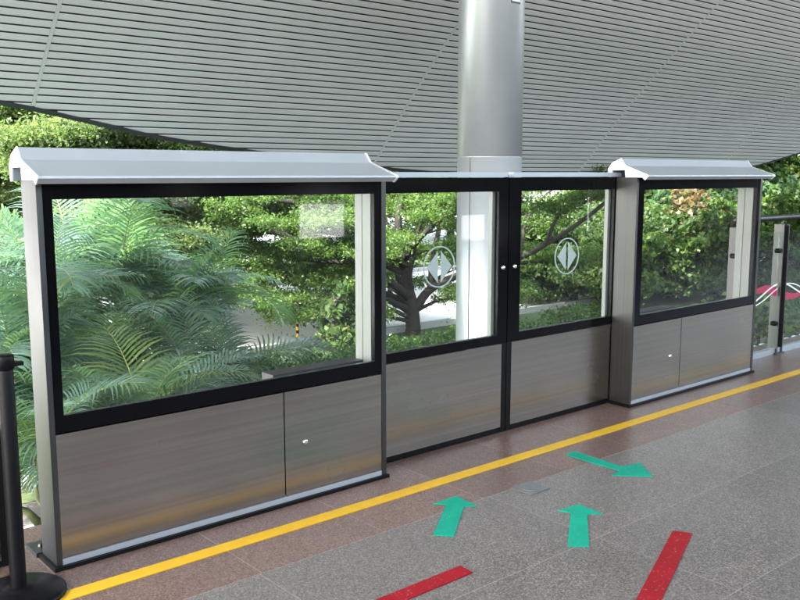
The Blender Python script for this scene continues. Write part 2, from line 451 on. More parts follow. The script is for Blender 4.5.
def cabinet(label, X0, X1, gx0, gx1, gz0, seam, key, gtop=1.455, mirror=False):
    root = thing('platform_screen_panel', label, 'platform screen', ((X0+X1)/2, 3.475, 0), 'fixed platform screen panels')
    Y0, Y1 = 3.395, 3.555
    ps = .022
    ch = []
    # posts (full depth channels at both ends)
    for a, b in ((X0, X0+ps), (X1-ps-.006, X1)):
        bm = B(); box(bm, a, b, Y0, Y1, .02, 1.53); ch.append(obj('end_post', bm, M['steel_v'], root, bevel=.002))
    # inner return of the end posts, seen through the glass
    for a, b in ((X0+ps, X0+ps+.03), (X1-ps-.05, X1-ps-.006)):
        bm = B(); box(bm, a, b, 3.428, 3.492, .565, 1.525); box(bm, a+(.004 if a < X0+.1 else -.0), b-(0.0 if a < X0+.1 else .004), 3.497, 3.552, .565, 1.525)
        ch.append(obj('inner_channel', bm, M['steel_in'], root))
    a, b = X0+ps+.002, X1-ps-.008
    bm = B(); frame(bm, a, b, .553, 1.530, gx0, gx1, gz0, gtop, Y0+.004, Y0+.026)
    ch.append(obj('glass_border', bm, M['black'], root))
    bm = B(); box(bm, gx0-.012, gx1+.012, Y0+.008, Y0+.02, gz0-.012, gtop+.012)
    ch.append(obj('glass_pane', bm, M['glass'], root))
    bm = B(); box(bm, a, seam-.003, Y0+.003, Y0+.03, .047, .547); p1 = obj('lower_panel', bm, M['steel'], root, bevel=.0025); ch.append(p1)
    bm = B(); box(bm, seam+.003, b, Y0+.003, Y0+.03, .047, .547); p2 = obj('lower_panel', bm, M['steel'], root, bevel=.0025); ch.append(p2)
    host = p2 if key > seam else p1
    bm = B(); lathe(bm, [(0, -.006), (.008, -.006), (.0125, -.004), (.0135, .004)], (key, Y0+.001, .288), 'y', 20)
    lk = obj('lock', bm, M['chrome'], host, smooth=True)
    bm = B(); lathe(bm, [(0, -.0075), (.005, -.0075), (.005, -.0055)], (key, Y0+.001, .288), 'y', 12)
    # dark recess behind the panel seams
    bm = B(); box(bm, a+.001, b-.001, Y0+.032, Y0+.05, .03, .56); ch.append(obj('carcass', bm, M['seam'], root))
    # equipment box behind the lower panels on the lock side
    e0, e1 = (seam-.02, b-.07) if key > seam else (a+.035, seam)
    bm = B(); box(bm, e0, e1, 3.455, 3.552, .05, .622); ch.append(obj('equipment_box', bm, M['steel_v'], root, bevel=.003))
    e0, e1 = (a+.035, seam-.025) if key > seam else (seam+.005, b-.07)
    bm = B(); box(bm, e0, e1, 3.455, 3.552, .05, .55); ch.append(obj('equipment_box', bm, M['steel'], root, bevel=.003))
    # plinth
    bm = B(); box(bm, a, b, Y0+.0015, Y0+.028, .018, .043); ch.append(obj('bottom_rail', bm, M['aluminium'], root))
    bm = B(); box(bm, X0-.012, X1+.012, Y0-.012, 3.57, .0005, .017); ch.append(obj('base_strip', bm, M['black_matte'], root))
    bm = B(); box(bm, X0-.02, X0+.055, 3.572, 3.70, .0005, .019); lathe(bm, [(0, .03), (.008, .03), (.012, .019)], (X0+.02, 3.64, 0), 'z', 6)
    ch.append(obj('base_flange', bm, M['steel_rail'], root))
    # sloping cover with end plates
    t = lambda y, z: 0.03*max(0, min(1, (y-3.30)/.2))
    bm = B(); prism(bm, HOOD, lambda y, z: X0-.018, lambda y, z: X1-.012 - t(y, z))
    ch.append(obj('cover', bm, M['aluminium'], root))
    big = [(y+(.0 if i not in (3,) else 0), z+.0025) for i, (y, z) in enumerate(HOOD)]
    big = [(3.508, 1.6535), (3.473, 1.607), (3.302, 1.546), (3.297, 1.534), (3.322, 1.511), (3.342, 1.528), (3.470, 1.528),
           (3.4765, 1.575), (3.5745, 1.574), (3.5775, 1.522), (3.6025, 1.522), (3.609, 1.586), (3.577, 1.6255)]
    bm = B(); prism(bm, big, lambda y, z: X1-.012-t(y, z)+.0005, lambda y, z: X1+.002-t(y, z)); ch.append(obj('cover_end', bm, M['cap_white'], root))
    bm = B(); prism(bm, big, lambda y, z: X0-.024, lambda y, z: X0-.0185); ch.append(obj('cover_end', bm, M['cap_white'], root))
    rebase(root)
    return root

cabinet('long fixed glazed screen panel in front of the palms, under its own sloping metal cover', 1.138, 2.825, 1.198, 2.754, .620, 2.210, 2.326)
cabinet('shorter looking fixed glazed screen panel at the far end, beside the glass railing', 4.94, 6.580, 5.030, 6.512, .618, 5.540, 5.412, 1.448)

def leaf_door(label, x0, x1, knobx, logo, stile_side, dx=0):
    root = thing('sliding_door', label, 'sliding door', ((x0+x1)/2, 3.585, 0), 'sliding glass platform doors')
    Y0 = 3.56
    g0, g1 = (x0+.09, x1-.082) if stile_side == 'r' else (x0+.104, x1-.055)
    z0 = .603
    bm = B(); frame(bm, x0, x1, .549, 1.530, g0, g1, z0, 1.450, Y0, Y0+.03); obj('glass_border', bm, M['black'], root)
    bm = B(); box(bm, g0-.01, g1+.01, Y0+.008, Y0+.018, z0-.01, 1.46); gl = obj('glass_pane', bm, M['glass'], root)
    # lower steel sheet, its black edges, and a black bar for the shade beneath
    s0, s1 = (x0+.03, x1-.040) if stile_side == 'r' else (x0+.040, x1-.03)
    bm = B(); box(bm, s0, s1, Y0+.001, Y0+.03, .034, .546); obj('lower_panel', bm, M['steel'], root, bevel=.002)
    bm = B(); box(bm, x0, s0-.001, Y0+.003, Y0+.03, .006, .5485); box(bm, s1+.001, x1, Y0+.003, Y0+.03, .006, .5485); box(bm, s0, s1, Y0+.008, Y0+.028, .004, .032)
    obj('edge_trim_and_gap_shade', bm, M['black_matte'], root)
    # pale uprights behind the glass
    for a, b in ((g0-.05, g0+.012), (g1-.020, g1+.05)):
        if (stile_side == 'r' and a < g0) or (stile_side == 'l' and a < g0): continue
        bm = B(); box(bm, a, b, Y0+.034, Y0+.062, .56, 1.52); obj('rear_stile', bm, M['steel_in'], root)
    # top cap
    e0, e1 = (x0, x1-.018) if stile_side == 'r' else (x0+.022, x1)
    bm = B(); box(bm, e0, e1, Y0-.010, Y0+.072, 1.533, 1.560); obj('top_cap', bm, M['cap_metal'], root, bevel=.006)
    # lock stud on the meeting edge
    bm = B(); lathe(bm, [(0, -.010), (.009, -.010), (.0135, -.006), (.0145, 0)], (knobx, Y0, 1.003), 'y', 20); k = obj('lock', bm, M['chrome'], root, smooth=True)
    # frosted sign in the glass: a ring round two triangles
    cx, cz = logo
    bm = B(); r0, r1, sg = .108, .116, 64
    ri = []
    for y in (Y0+.0055, Y0+.0075):
        ri.append([[bm.verts.new((cx+r*1.04*math.cos(2*math.pi*i/sg), y, cz+r*math.sin(2*math.pi*i/sg))) for i in range(sg)] for r in (r0, r1)])
    for i in range(sg):
        j = (i+1) % sg
        bm.faces.new((ri[0][0][i], ri[0][1][i], ri[0][1][j], ri[0][0][j])); bm.faces.new((ri[1][0][i], ri[1][0][j], ri[1][1][j], ri[1][1][i]))
        bm.faces.new((ri[0][1][i], ri[1][1][i], ri[1][1][j], ri[0][1][j])); bm.faces.new((ri[0][0][i], ri[0][0][j], ri[1][0][j], ri[1][0][i]))
    wall_plate(bm, [(cx-.011, cz-.088), (cx-.011, cz+.088), (cx-.094, cz)], Y0+.0055, Y0+.0075)
    wall_plate(bm, [(cx+.011, cz+.088), (cx+.011, cz-.088), (cx+.094, cz)], Y0+.0055, Y0+.0075)
    obj('door_symbol', bm, M['frost'], gl)
    rebase(root)
    return root

leaf_door('glazed sliding door leaf in front of the round column, hinge side against the long panel'.replace('hinge side', 'one edge'), 2.80, 3.900, 3.860, (3.352, 1.042), 'r')
leaf_door('glazed sliding door leaf with only trees behind it, one edge against the far panel', 3.908, 4.985, 3.962, (4.460, 1.036), 'l')
# the next door leaf along, beyond the stanchion: only its edge shows
leaf_door('dark edge of another sliding door leaf beyond the black stanchion post', -.160, 1.020, .980, (.472, 1.042), 'r')
# black meeting strip between the leaves
bm = B(); box(bm, 3.901, 3.907, 3.568, 3.60, .006, 1.545); tag(obj('meeting_seal', bm, M['black_matte']), 'thin black rubber seal between the two sliding door leaves', 'seal')
# dark sill under the doors
bm = B(); box(bm, 2.842, 4.925, 3.562, 3.64, .0005, .004); struct(obj('door_track_floor', bm, M['black_matte']))

# ================================================================== COLUMN
cx, cy, cr = 7.55, 7.20, .372
col = thing('column', 'tall round silver metal column rising behind the sliding doors', 'column', (cx, cy, GZ))
bm = B(); lathe(bm, [(cr, GZ), (cr, 1.735), (cr-.006, 1.738), (cr-.006, 1.748), (cr, 1.751), (cr, 5.35)], (cx, cy, 0), 'z', 64)
obj('shaft', bm, M['column'], col, smooth=True)
# a vertical seam and a small access hatch
a = math.atan2(-cy, -cx)
for da, z0, z1, nm in ((.62, GZ, 1.735, 'seam'),):
    bm = B(); th = a-da
    p = Vector((cx+cr*math.cos(th), cy+cr*math.sin(th), 0)); t = Vector((-math.sin(th), math.cos(th), 0)); n = Vector((math.cos(th), math.sin(th), 0))
    vs = []
    for z in (z0, z1):
        for s, q in ((-1, -.004), (1, -.004), (1, .0015), (-1, .0015)):
            w = p + t*s*.006 + n*q; vs.append(bm.verts.new((w.x, w.y, z)))
    for f in ((0, 1, 2, 3), (7, 6, 5, 4), (0, 4, 5, 1), (1, 5, 6, 2), (2, 6, 7, 3), (3, 7, 4, 0)): bm.faces.new([vs[i] for i in f])
    obj('seam_strip', bm, M['rim'], col)
bm = B()
for i in range(9):
    pass
def arc_plate(bm, th0, th1, z0, z1, r0, r1, n=6):
    g = []
    for i in range(n+1):
        th = th0+(th1-th0)*i/n
        g.append([bm.verts.new((cx+r*math.cos(th), cy+r*math.sin(th), z)) for r in (r0, r1) for z in (z0, z1)])
    for A, C in zip(g, g[1:]):
        for i, j in ((0, 1), (1, 3), (3, 2), (2, 0)):
            bm.faces.new((A[i], A[j], C[j], C[i]))
    bm.faces.new((g[0][0], g[0][2], g[0][3], g[0][1])); bm.faces.new((g[-1][0], g[-1][1], g[-1][3], g[-1][2]))
th = a+.60
arc_plate(bm, th, th+.40, 3.40, 3.9, cr-.01, cr+.003); obj('hatch', bm, M['rim'], col)
bm = B(); arc_plate(bm, th+.025, th+.375, 3.42, 3.88, cr-.009, cr+.007); obj('hatch_cover', bm, M['column'], col)
rebase(col)

# ================================================================== CANOPY
PROF = [(11.6, .80), (11.2, 1.32), (10.95, 1.60), (10.73, 1.84), (10.46, 2.14), (10.05, 2.58), (9.63, 3.00), (9.22, 3.39), (8.82, 3.76), (8.14, 4.38), (7.2, 5.12), (6, 5.85),
        (4.5, 6.55), (2.5, 7.15), (0, 7.5), (-4, 7.55), (-8, 7.1)]
path = smooth_path([(0, y, z) for y, z in PROF], 10)
ss = [0]
for p, q in zip(path, path[1:]): ss.append(ss[-1]+(q-p).length)
ss = np.array(ss); PY = np.array([p.y for p in path]); PZ = np.array([p.z for p in path])
def cs(s): return float(np.interp(s, ss, PY)), float(np.interp(s, ss, PZ))
def cnorm(s):
    y0, z0 = cs(s-.05); y1, z1 = cs(s+.05)
    d = Vector((0, y1-y0, z1-z0)).normalized()
    n = Vector((0, -d.z, d.y))      # toward outside (up / away from the platform)
    return n if n.z > 0 else -n
def s_of_y(y): return float(np.interp(-y, -PY, ss))
RIM = [(-12, -7), (-10, -3.4), (-8, .4), (-5, 5.1), (-3, 7.3), (-1, 8.85), (.5, 9.65), (2, 10.12), (3.12, 10.29), (3.53, 10.34), (4.97, 10.56), (6.01, 10.67), (7.15, 10.76), (8.1, 10.84), (9.38, 10.93), (11.3, 11.02), (13.26, 11.06), (15.5, 11.05), (18, 10.98), (20.62, 10.81),  # unseen left end drawn back to let skylight reach the palms
       (22.19, 10.52), (25, 9.9), (29, 8.7), (32, 7.4)]
RX = np.array([r[0] for r in RIM]); RY = np.array([r[1] for r in RIM])
def rimy(x): return float(np.interp(x, RX, RY))
XJ = [-5.0, -1.83, 3.48, 8.80, 14.0, 19.08, 24.3, 29.5, 32]
can = thing('station_canopy', 'big curved grey slatted canopy ceiling sweeping down behind the doors with dark rim', 'canopy', (10, 2, 7.3))
PITCHS, SLW = .1, .0762
s0 = s_of_y(11.08); s_end = s_of_y(-6)  # unseen rear end carried back to keep sun off the platform
nsl = int((s_end-s0)/PITCHS)
for mi in range(len(XJ)-1):
    xa, xb = XJ[mi]+.021, XJ[mi+1]-.021
    off = random.uniform(-.012, .012)
    xsamp = np.linspace(xa, xb, 41)
    bm = B()
    for k in range(nsl):
        sA = s0 + k*PITCHS + off; sB = sA+SLW
        lo = [max(sA, s_of_y(rimy(x))+.004) for x in xsamp]
        cols_ = []
        for x, a_ in zip(xsamp, lo):
            if a_ >= sB-.004: 
                if cols_: break
                continue
            n = cnorm((sA+sB)/2); row = []
            for f, u in ((0, .007), (0, .002), (.05, 0), (.95, 0), (1, .002), (1, .007)):
                y, z = cs(a_+(sB-a_)*f); row.append(bm.verts.new((x, y+n.y*u, z+n.z*u)))
            cols_.append(row)
        for A_, C_ in zip(cols_, cols_[1:]):
            for i in range(5): bm.faces.new((A_[i], A_[i+1], C_[i+1], C_[i]))
        if len(cols_) > 1:
            bm.faces.new(cols_[0]); bm.faces.new(cols_[-1][::-1])
    obj('slat_panel', bm, M['slat'], can)
def strip(name, x0f, x1f, m, u0, u1, sA, sB, n=90, closed=True):
    bm = B(); rows = []
    for i in range(n+1):
        s = sA+(sB-sA)*i/n
        y, z = cs(s); nn = cnorm(s)
        rows.append([bm.verts.new((x, y+nn.y*u, z+nn.z*u)) for x, u in ((x0f, u0), (x1f, u0), (x1f, u1), (x0f, u1))])
    for A, C in zip(rows, rows[1:]):
        for i in range(4): bm.faces.new((A[i], A[(i+1) % 4], C[(i+1) % 4], C[i]))
    bm.faces.new(rows[0][::-1]); bm.faces.new(rows[-1])
    return obj(name, bm, m, can)
for x in XJ[1:-1]:
    strip('joint_strip', x-.019, x+.019, M['joint'], -.002, .02, s_of_y(rimy(x)-.02), s_end)
# dark backing and weather skin follow the rim
def skin(name, m, u, flip=False):
    bm = B(); xs = np.linspace(-12, 32, 89); rows = []
    for x in xs:
        sA = s_of_y(rimy(x)); row = []
        for i in range(70):
            s = sA+(s_end-sA)*i/69; y, z = cs(s); n = cnorm(s)
            row.append(bm.verts.new((x, y+n.y*u, z+n.z*u)))
        rows.append(row)
    for A, C in zip(rows, rows[1:]):
        for i in range(69): bm.faces.new((A[i], A[i+1], C[i+1], C[i]))
    return obj(name, bm, m, can, smooth=True)
skin('dark_backing', M['backing'], .009)
skin('roof_sheet', M['roof_skin'], .17)
# rim band
bm = B(); rows = []
for x in np.linspace(-12, 32, 160):
    y = rimy(x); s = s_of_y(y); _, z = cs(s); n = cnorm(s); y2, z2 = cs(s+.05)
    d = Vector((0, cs(s+.05)[0]-cs(s-.05)[0], cs(s+.05)[1]-cs(s-.05)[1])).normalized()
    P = Vector((x, y, z))
    rows.append([bm.verts.new(P + d*a + n*b) for a, b in ((.025, -.012), (-.035, -.012), (-.045, .17), (.015, .17))])
for A, C in zip(rows, rows[1:]):
    for i in range(4): bm.faces.new((A[i], A[(i+1) % 4], C[(i+1) % 4], C[i]))
bm.faces.new(rows[0]); bm.faces.new(rows[-1][::-1])
obj('rim_band', bm, M['rim'], can)
rebase(can)

# ================================================================== RAILING
rail = thing('glass_railing', 'steel and glass railing with red and white wave band at the platform end', 'railing', (7.5, 3.67, 0))
bm = B(); tube(bm, [(6.67, 3.66, 1.182), (8.5, 3.66, 1.182), (14, 3.66, 1.182)], .026, 16); obj('handrail', bm, M['steel_rail'], rail, smooth=True)
for i, x in enumerate((6.735, 7.475, 9.2, 10.9, 12.6)):
    bm = B(); box(bm, x-.058, x-.046, 3.615, 3.70, .0, 1.125); box(bm, x+.034, x+.046, 3.615, 3.70, .0, 1.125); box(bm, x-.046, x+.034, 3.668, 3.682, .0, 1.118)
    ps = obj('post', bm, M['steel_rail'], rail, bevel=.0015)
    bm = B(); tube(bm, [(x, 3.66, 1.10), (x, 3.66, 1.165)], .011, 10); obj('bracket', bm, M['steel_rail'], ps, smooth=True)
    for z in (.27, .90):
        for sgn in (-1, 1):
            bm = B(); lathe(bm, [(0, -.024), (.016, -.024), (.020, -.018), (.020, .016), (.014, .02), (0, .02)], (x-.006+sgn*.078, 3.648, z), 'y', 18); obj('clamp', bm, M['black_paint'], ps, smooth=True)
    bm = B(); box(bm, x-.075, x+.065, 3.60, 3.715, .0005, .012); obj('base_plate', bm, M['steel_rail'], ps)
def wave_band(bm, x0, x1, f, hw, y0, y1, n=60):
    rows = []
    for i in range(n+1):
        x = x0+(x1-x0)*i/n; z = f(x); w = hw(x) if callable(hw) else hw
        rows.append([bm.verts.new(p) for p in ((x, y0, z-w), (x, y0, z+w), (x, y1, z+w), (x, y1, z-w))])
    for A, C in zip(rows, rows[1:]):
        for i in range(4): bm.faces.new((A[i], A[(i+1) % 4], C[(i+1) % 4], C[i]))
    bm.faces.new(rows[0]); bm.faces.new(rows[-1][::-1])
M['wave_red'] = plain('wave_red', (.33, .012, .05), .5)
px_ = [6.80, 7.405, 7.54, 9.13, 9.27, 10.83, 10.97, 12.53]
for a, b in zip(px_[::2], px_[1::2]):
    bm = B(); box(bm, a, b, 3.643, 3.655, .055, 1.06); gp = obj('glass_pane', bm, M['glass_rail'], rail)
    bm = B(); wave_band(bm, a+.004, b-.004, lambda x: .535+.052*math.sin((x-6.88)*2*math.pi/1.12), lambda x: .030+.010*math.sin(x*7), 3.6385, 3.6425); obj('wave_band', bm, M['wave_red'], gp)
    bm = B()
    wave_band(bm, a+.004, b-.004, lambda x: .545+.07*math.sin((x-7.17)*2*math.pi/1.12), .0065, 3.635, 3.638)
    wave_band(bm, a+.004, b-.004, lambda x: .530+.075*math.sin((x-7.27)*2*math.pi/1.25), .0045, 3.6315, 3.6345)
    obj('white_line', bm, M['white_paint'], gp)
bm = B(); box(bm, 6.60, 14, 3.63, 3.672, .0005, .05); obj('bottom_rail', bm, M['aluminium'], rail)
rebase(rail)

# ================================================================== FLOOR MARKS
def mark(name, pts, m, label, cat, group):
    bm = B(); poly_plate(bm, pts, .0006, .0042); o = obj(name, bm, M[m]); tag(o, label, cat, group)
arrows = 'green tape arrows on the platform floor'
mark('floor_arrow', [(2.907, 2.958), (2.747, 2.958), (2.790, 2.910), (2.499, 2.688), (2.556, 2.618), (2.836, 2.838), (2.882, 2.802)], 'green_tape',
     'green tape arrow pointing at the doors with its head crossing onto the brown granite', 'floor arrow', arrows)
mark('floor_arrow', [(3.266, 2.502), (3.130, 2.518), (3.155, 2.462), (2.845, 2.233), (2.914, 2.172), (3.196, 2.400), (3.256, 2.358)], 'green_tape',
     'green tape arrow pointing at the doors, lying wholly on the grey granite', 'floor arrow', arrows)
mark('floor_arrow', [(3.811, 3.020), (3.903, 3.030), (3.880, 2.695), (4.006, 2.667), (3.871, 2.499), (3.722, 2.648), (3.815, 2.664)], 'green_tape',
     'green tape arrow pointing away from the doors, its tail on the brown granite', 'floor arrow', arrows)
reds = 'red tape strips on the platform floor'
mark('red_strip', [(2.374, 2.393), (2.368, 2.317), (1.55, 2.312), (1.55, 2.388)], 'red_tape', 'red tape strip lying parallel to the yellow line', 'tape strip', reds)
mark('red_strip', [(3.326, 2.037), (3.366, 1.965), (2.16, 1.474), (2.12, 1.548)], 'red_tape', 'red tape strip pointing towards the railing, running out of the bottom edge', 'tape strip', reds)
# inspection cover
fb = thing('floor_box', 'small square metal floor cover with round lid at the edge of the brown granite', 'floor cover', (3.26, 2.80, 0))
bm = B(); box(bm, 3.188, 3.332, 2.732, 2.866, .0006, .006); obj('plate', bm, M['drain'], fb, bevel=.001)
bm = B(); lathe(bm, [(.054, .0055), (.054, .0095), (.05, .0105), (0, .0105)], (3.26, 2.799, 0), 'z', 36); obj('round_lid', bm, M['drain'], fb)
rebase(fb)

# ================================================================== STANCHION
st = thing('stanchion', 'black crowd control stanchion post on a round base in the bottom corner', 'stanchion', (.955, 3.275, 0))
bm = B(); lathe(bm, [(0, .0005), (.163, .0005), (.166, .006), (.164, .018), (.150, .026), (.06, .034), (.045, .040), (.040, .044), (0, .044)], (.955, 3.275, 0), 'z', 56); obj('base', bm, M['black_paint'], st, smooth=True)
bm = B(); lathe(bm, [(.0285, .035), (.0285, .855), (.027, .86), (0, .86)], (.955, 3.275, 0), 'z', 32); obj('pole', bm, M['black_paint'], st, smooth=True)
bm = B(); lathe(bm, [(.0285, .8605), (.033, .862), (.033, .905), (.030, .912), (0, .912)], (.955, 3.275, 0), 'z', 32); hd = obj('belt_head', bm, M['black_paint'], st, smooth=True)
bm = B(); box(bm, .955+.030, .955+.062, 3.262, 3.288, .868, .882); obj('belt_slot', bm, M['black_matte'], hd)
rebase(st)

# ================================================================== PLANTS
def fast_mesh(name, V, Fq, m, parent=None, nv=4):
    me = bpy.data.meshes.new(name)
    V = np.ascontiguousarray(V, dtype=np.float32).reshape(-1, 3); Fq = np.ascontiguousarray(Fq, dtype=np.int32)
    me.vertices.add(len(V)); me.vertices.foreach_set('co', V.ravel())
    me.loops.add(Fq.size); me.loops.foreach_set('vertex_index', Fq.ravel())
    me.polygons.add(len(Fq)); me.polygons.foreach_set('loop_start', np.arange(0, Fq.size, nv, dtype=np.int32))
    me.update(calc_edges=True)
    return link(name, me, m, parent)

def leaf_cloud(pads, L=.09, W=.045, up=1.2, clump=45, csig=.13, flat=.55, surf=.45):
    """pads: rows cx,cy,cz,rx,ry,rz,n. Leaves sit in many small clumps inside each flattened pad."""
    Cs, sg = [], []
    for c in pads:
        m = max(1, int(c[6]/clump))
        d = rng.normal(size=(m, 3)); d /= np.linalg.norm(d, axis=1)[:, None]
        r = rng.random(m)**surf
        P = np.array(c[:3]) + d*r[:, None]*np.array(c[3:6])
        Cs.append(np.repeat(P, clump, axis=0))
    P = np.concatenate(Cs)
    n = len(P)
    size = np.repeat(rng.uniform(.6, 1.35, n//clump), clump)
    P = P + rng.normal(size=(n, 3))*csig*size[:, None]*np.array([1, 1, flat])
    nrm = rng.normal(size=(n, 3)); nrm[:, 2] += up; nrm /= np.linalg.norm(nrm, axis=1)[:, None]
    t = rng.normal(size=(n, 3)); t -= nrm*(t*nrm).sum(1)[:, None]; t /= np.linalg.norm(t, axis=1)[:, None]
    b = np.cross(nrm, t)
    l = L*rng.uniform(.65, 1.3, n)[:, None]; w = W*rng.uniform(.7, 1.25, n)[:, None]
    V = np.stack([P - t*l*.5, P + b*w*.5 + nrm*w*.18, P + t*l*.5 - nrm*l*.08, P - b*w*.5 + nrm*w*.18], axis=1)
    Fq = np.arange(n*4, dtype=np.int32).reshape(-1, 4)
    return V, Fq

def branchy(limbs, side=(.5, 1.3), step=.42, start=.25, pad=(.55, .14), npad=420, droop=0, twig=.012, upz=.08, vert=.1):
    """limbs: list of (points, r0, r1). Returns branch bmesh and pads laid in tiers along the side branches."""
    bm = B(); pads = []
    for pts, r0, r1, leafy in limbs:
        sp = smooth_path(pts, 6); n = len(sp)
        sp = [p + Vector(rng.normal(size=3)*.006) if 0 < i < n-1 else p for i, p in enumerate(sp)]
        tube(bm, sp, [r0+(r1-r0)*(i/(n-1))**.8 for i in range(n)], 8)
        if not leafy: continue
        tot = sum((q-p).length for p, q in zip(sp, sp[1:])); acc = 0; nxt = tot*start; k = 0
        for p, q in zip(sp, sp[1:]):
            acc += (q-p).length
            while acc >= nxt:
                t = (q-p).normalized(); h = Vector((-t.y, t.x, 0))
                if h.length < .2: 
                    an = rng.uniform(0, 6.28); h = Vector((math.cos(an), math.sin(an), 0))
                h.normalize(); sgn = 1 if k % 2 else -1
                ln = rng.uniform(*side)*(1.15-.5*nxt/tot)
                d = (h*sgn + t*rng.uniform(.2, .9)); d.z *= .4; d.normalize()
                e = q + d*ln + Vector((0, 0, rng.uniform(-vert, vert)+upz))
                mid = q.lerp(e, .5) + Vector((0, 0, .06-droop))
                tube(bm, [q, mid, e], [max(.5*r1, twig*1.6), twig, twig*.5], 5)
                for u in (.55, 1.0):
                    c = q.lerp(e, u) + Vector((0, 0, .06))
                    rr = pad[0]*rng.uniform(.7, 1.25)*(.6+.4*u)
                    pads.append((c.x, c.y, c.z, rr, rr, pad[1]*rng.uniform(.7, 1.4), npad*(.5+.5*u)*rng.uniform(.7, 1.3)))
                nxt += step*rng.uniform(.7, 1.3); k += 1
        e = sp[-1]; pads.append((e.x, e.y, e.z+.05, pad[0], pad[0], pad[1], npad))
    return bm, pads

def tree(name, label, limbs, lmat, bark='bark', group=None, L=.09, W=.05, extra=(), up=1.2, csig=.13, rust=None, **kw):
    base = limbs[0][0][0]
    root = thing(name, label, 'tree', base, group)
    bm, pads = branchy(limbs, **kw)
    obj('trunk', bm, M[bark], root, smooth=True)
    V, Fq = leaf_cloud(list(pads)+list(extra), L, W, up=up, csig=csig)
    fast_mesh('crown', V, Fq, lmat, root)
    if rust:
        V, Fq = leaf_cloud(rust, L, W, up=up, csig=csig); fast_mesh('dry_leaves', V, Fq, L_rust, root)
    rebase(root)
    return root

A = at
# --- spreading tree behind the doors
tb = A(413, 345, 17.6); tb.z = GZ-.05
spread_limbs = [
    ([tb, A(413, 327, 17.6), A(412, 308, 17.6), A(408, 288, 17.6)], .17, .12, False),
    ([A(409, 290, 17.6), A(403, 262, 17.6), A(398, 225, 17.6), A(404, 185, 17.6), A(418, 110, 17.7)], .12, .045, True),
    ([A(414, 310, 17.6), A(432, 288, 17.55), A(462, 274, 17.45), A(500, 266, 17.3), A(560, 236, 17.2), A(622, 190, 17.4)], .10, .035, False),
    ([A(500, 266, 17.2), A(530, 262, 17.6), A(570, 262, 18), A(612, 258, 18.4)], .05, .02, True),
    ([A(545, 244, 17.2), A(560, 215, 17.0), A(590, 200, 17), A(625, 185, 17)], .045, .015, True),
    ([A(520, 258, 17.2), A(525, 225, 17.6), A(540, 200, 18), A(565, 180, 18.3)], .045, .015, True),
    ([A(430, 288, 17.5), A(433, 258, 17.6), A(441, 220, 17.7), A(456, 150, 17.9)], .07, .035, True),
    ([A(410, 298, 17.6), A(392, 283, 17), A(360, 262, 16.4), A(300, 241, 15.9), A(235, 216, 15.4)], .10, .03, True),
    ([A(411, 312, 17.6), A(388, 300, 17.3), A(350, 288, 17), A(285, 278, 16.6), A(215, 262, 16.4)], .085, .025, True),
    ([A(402, 258, 17.7), A(370, 228, 17.2), A(320, 208, 16.8), A(262, 198, 16.4), A(190, 190, 16)], .09, .03, True),
    ([A(398, 235, 17.8), A(360, 205, 18.4), A(310, 185, 18.6), A(250, 165, 18.6)], .08, .03, True),
    ([A(403, 262, 17.7), A(420, 238, 16.8), A(450, 215, 16.2), A(490, 205, 15.9)], .07, .025, True),
    ([A(406, 275, 17.6), A(375, 262, 17.5), A(330, 262, 17.8), A(270, 255, 18.2), A(205, 248, 18.6)], .07, .022, True),
    ([A(402, 255, 17.7), A(365, 240, 17.8), A(310, 230, 18.3), A(250, 224, 18.8), A(180, 226, 19.2)], .07, .022, True),
    ([A(400, 240, 17.7), A(372, 217, 17.6), A(335, 198, 17.4), A(292, 184, 17.2)], .06, .02, True),
    ([A(409, 302, 17.6), A(380, 292, 17.3), A(345, 284, 17.2), A(305, 280, 17.4), A(262, 278, 17.8)], .06, .02, True),
    ([A(405, 268, 17.6), A(385, 245, 16.8), A(350, 232, 16.2), A(318, 226, 15.8)], .06, .02, True),
    ([A(411, 318, 17.6), A(385, 308, 16.9), A(345, 305, 16.4), A(295, 303, 16.0), A(240, 300, 15.6)], .05, .016, True),
    ([A(412, 322, 17.6), A(380, 316, 17.0), A(335, 318, 16.6), A(285, 320, 16.4)], .045, .012, True),
    ([A(408, 296, 17.6), A(395, 270, 17.9), A(384, 240, 18.2), A(376, 205, 18.4)], .06, .02, True),
    ([A(409, 292, 17.6), A(412, 262, 17.3), A(420, 225, 17.1), A(428, 195, 17.0)], .055, .018, True),
    ([A(425, 293, 17.5), A(447, 270, 17.9), A(470, 240, 18.2), A(490, 205, 18.4)], .055, .018, True),
    ([A(414, 312, 17.6), A(440, 300, 17.9), A(475, 297, 18.2), A(515, 292, 18.6)], .045, .015, True),
    ([A(410, 306, 17.6), A(392, 296, 17.9), A(388, 280, 18.2), A(380, 262, 18.4)], .05, .018, False),
    ([A(408, 300, 17.6), A(396, 290, 18.4), A(372, 278, 19.5), A(330, 255, 20.2)], .08, .03, True),
]
tree('spreading_tree', 'wide spreading tree with dark forked trunk seen through the left sliding door', spread_limbs, L_mid, L=.062, W=.038, npad=560, pad=(.50, .06), side=(.4, 1.3), step=.34, start=.25, csig=.09)
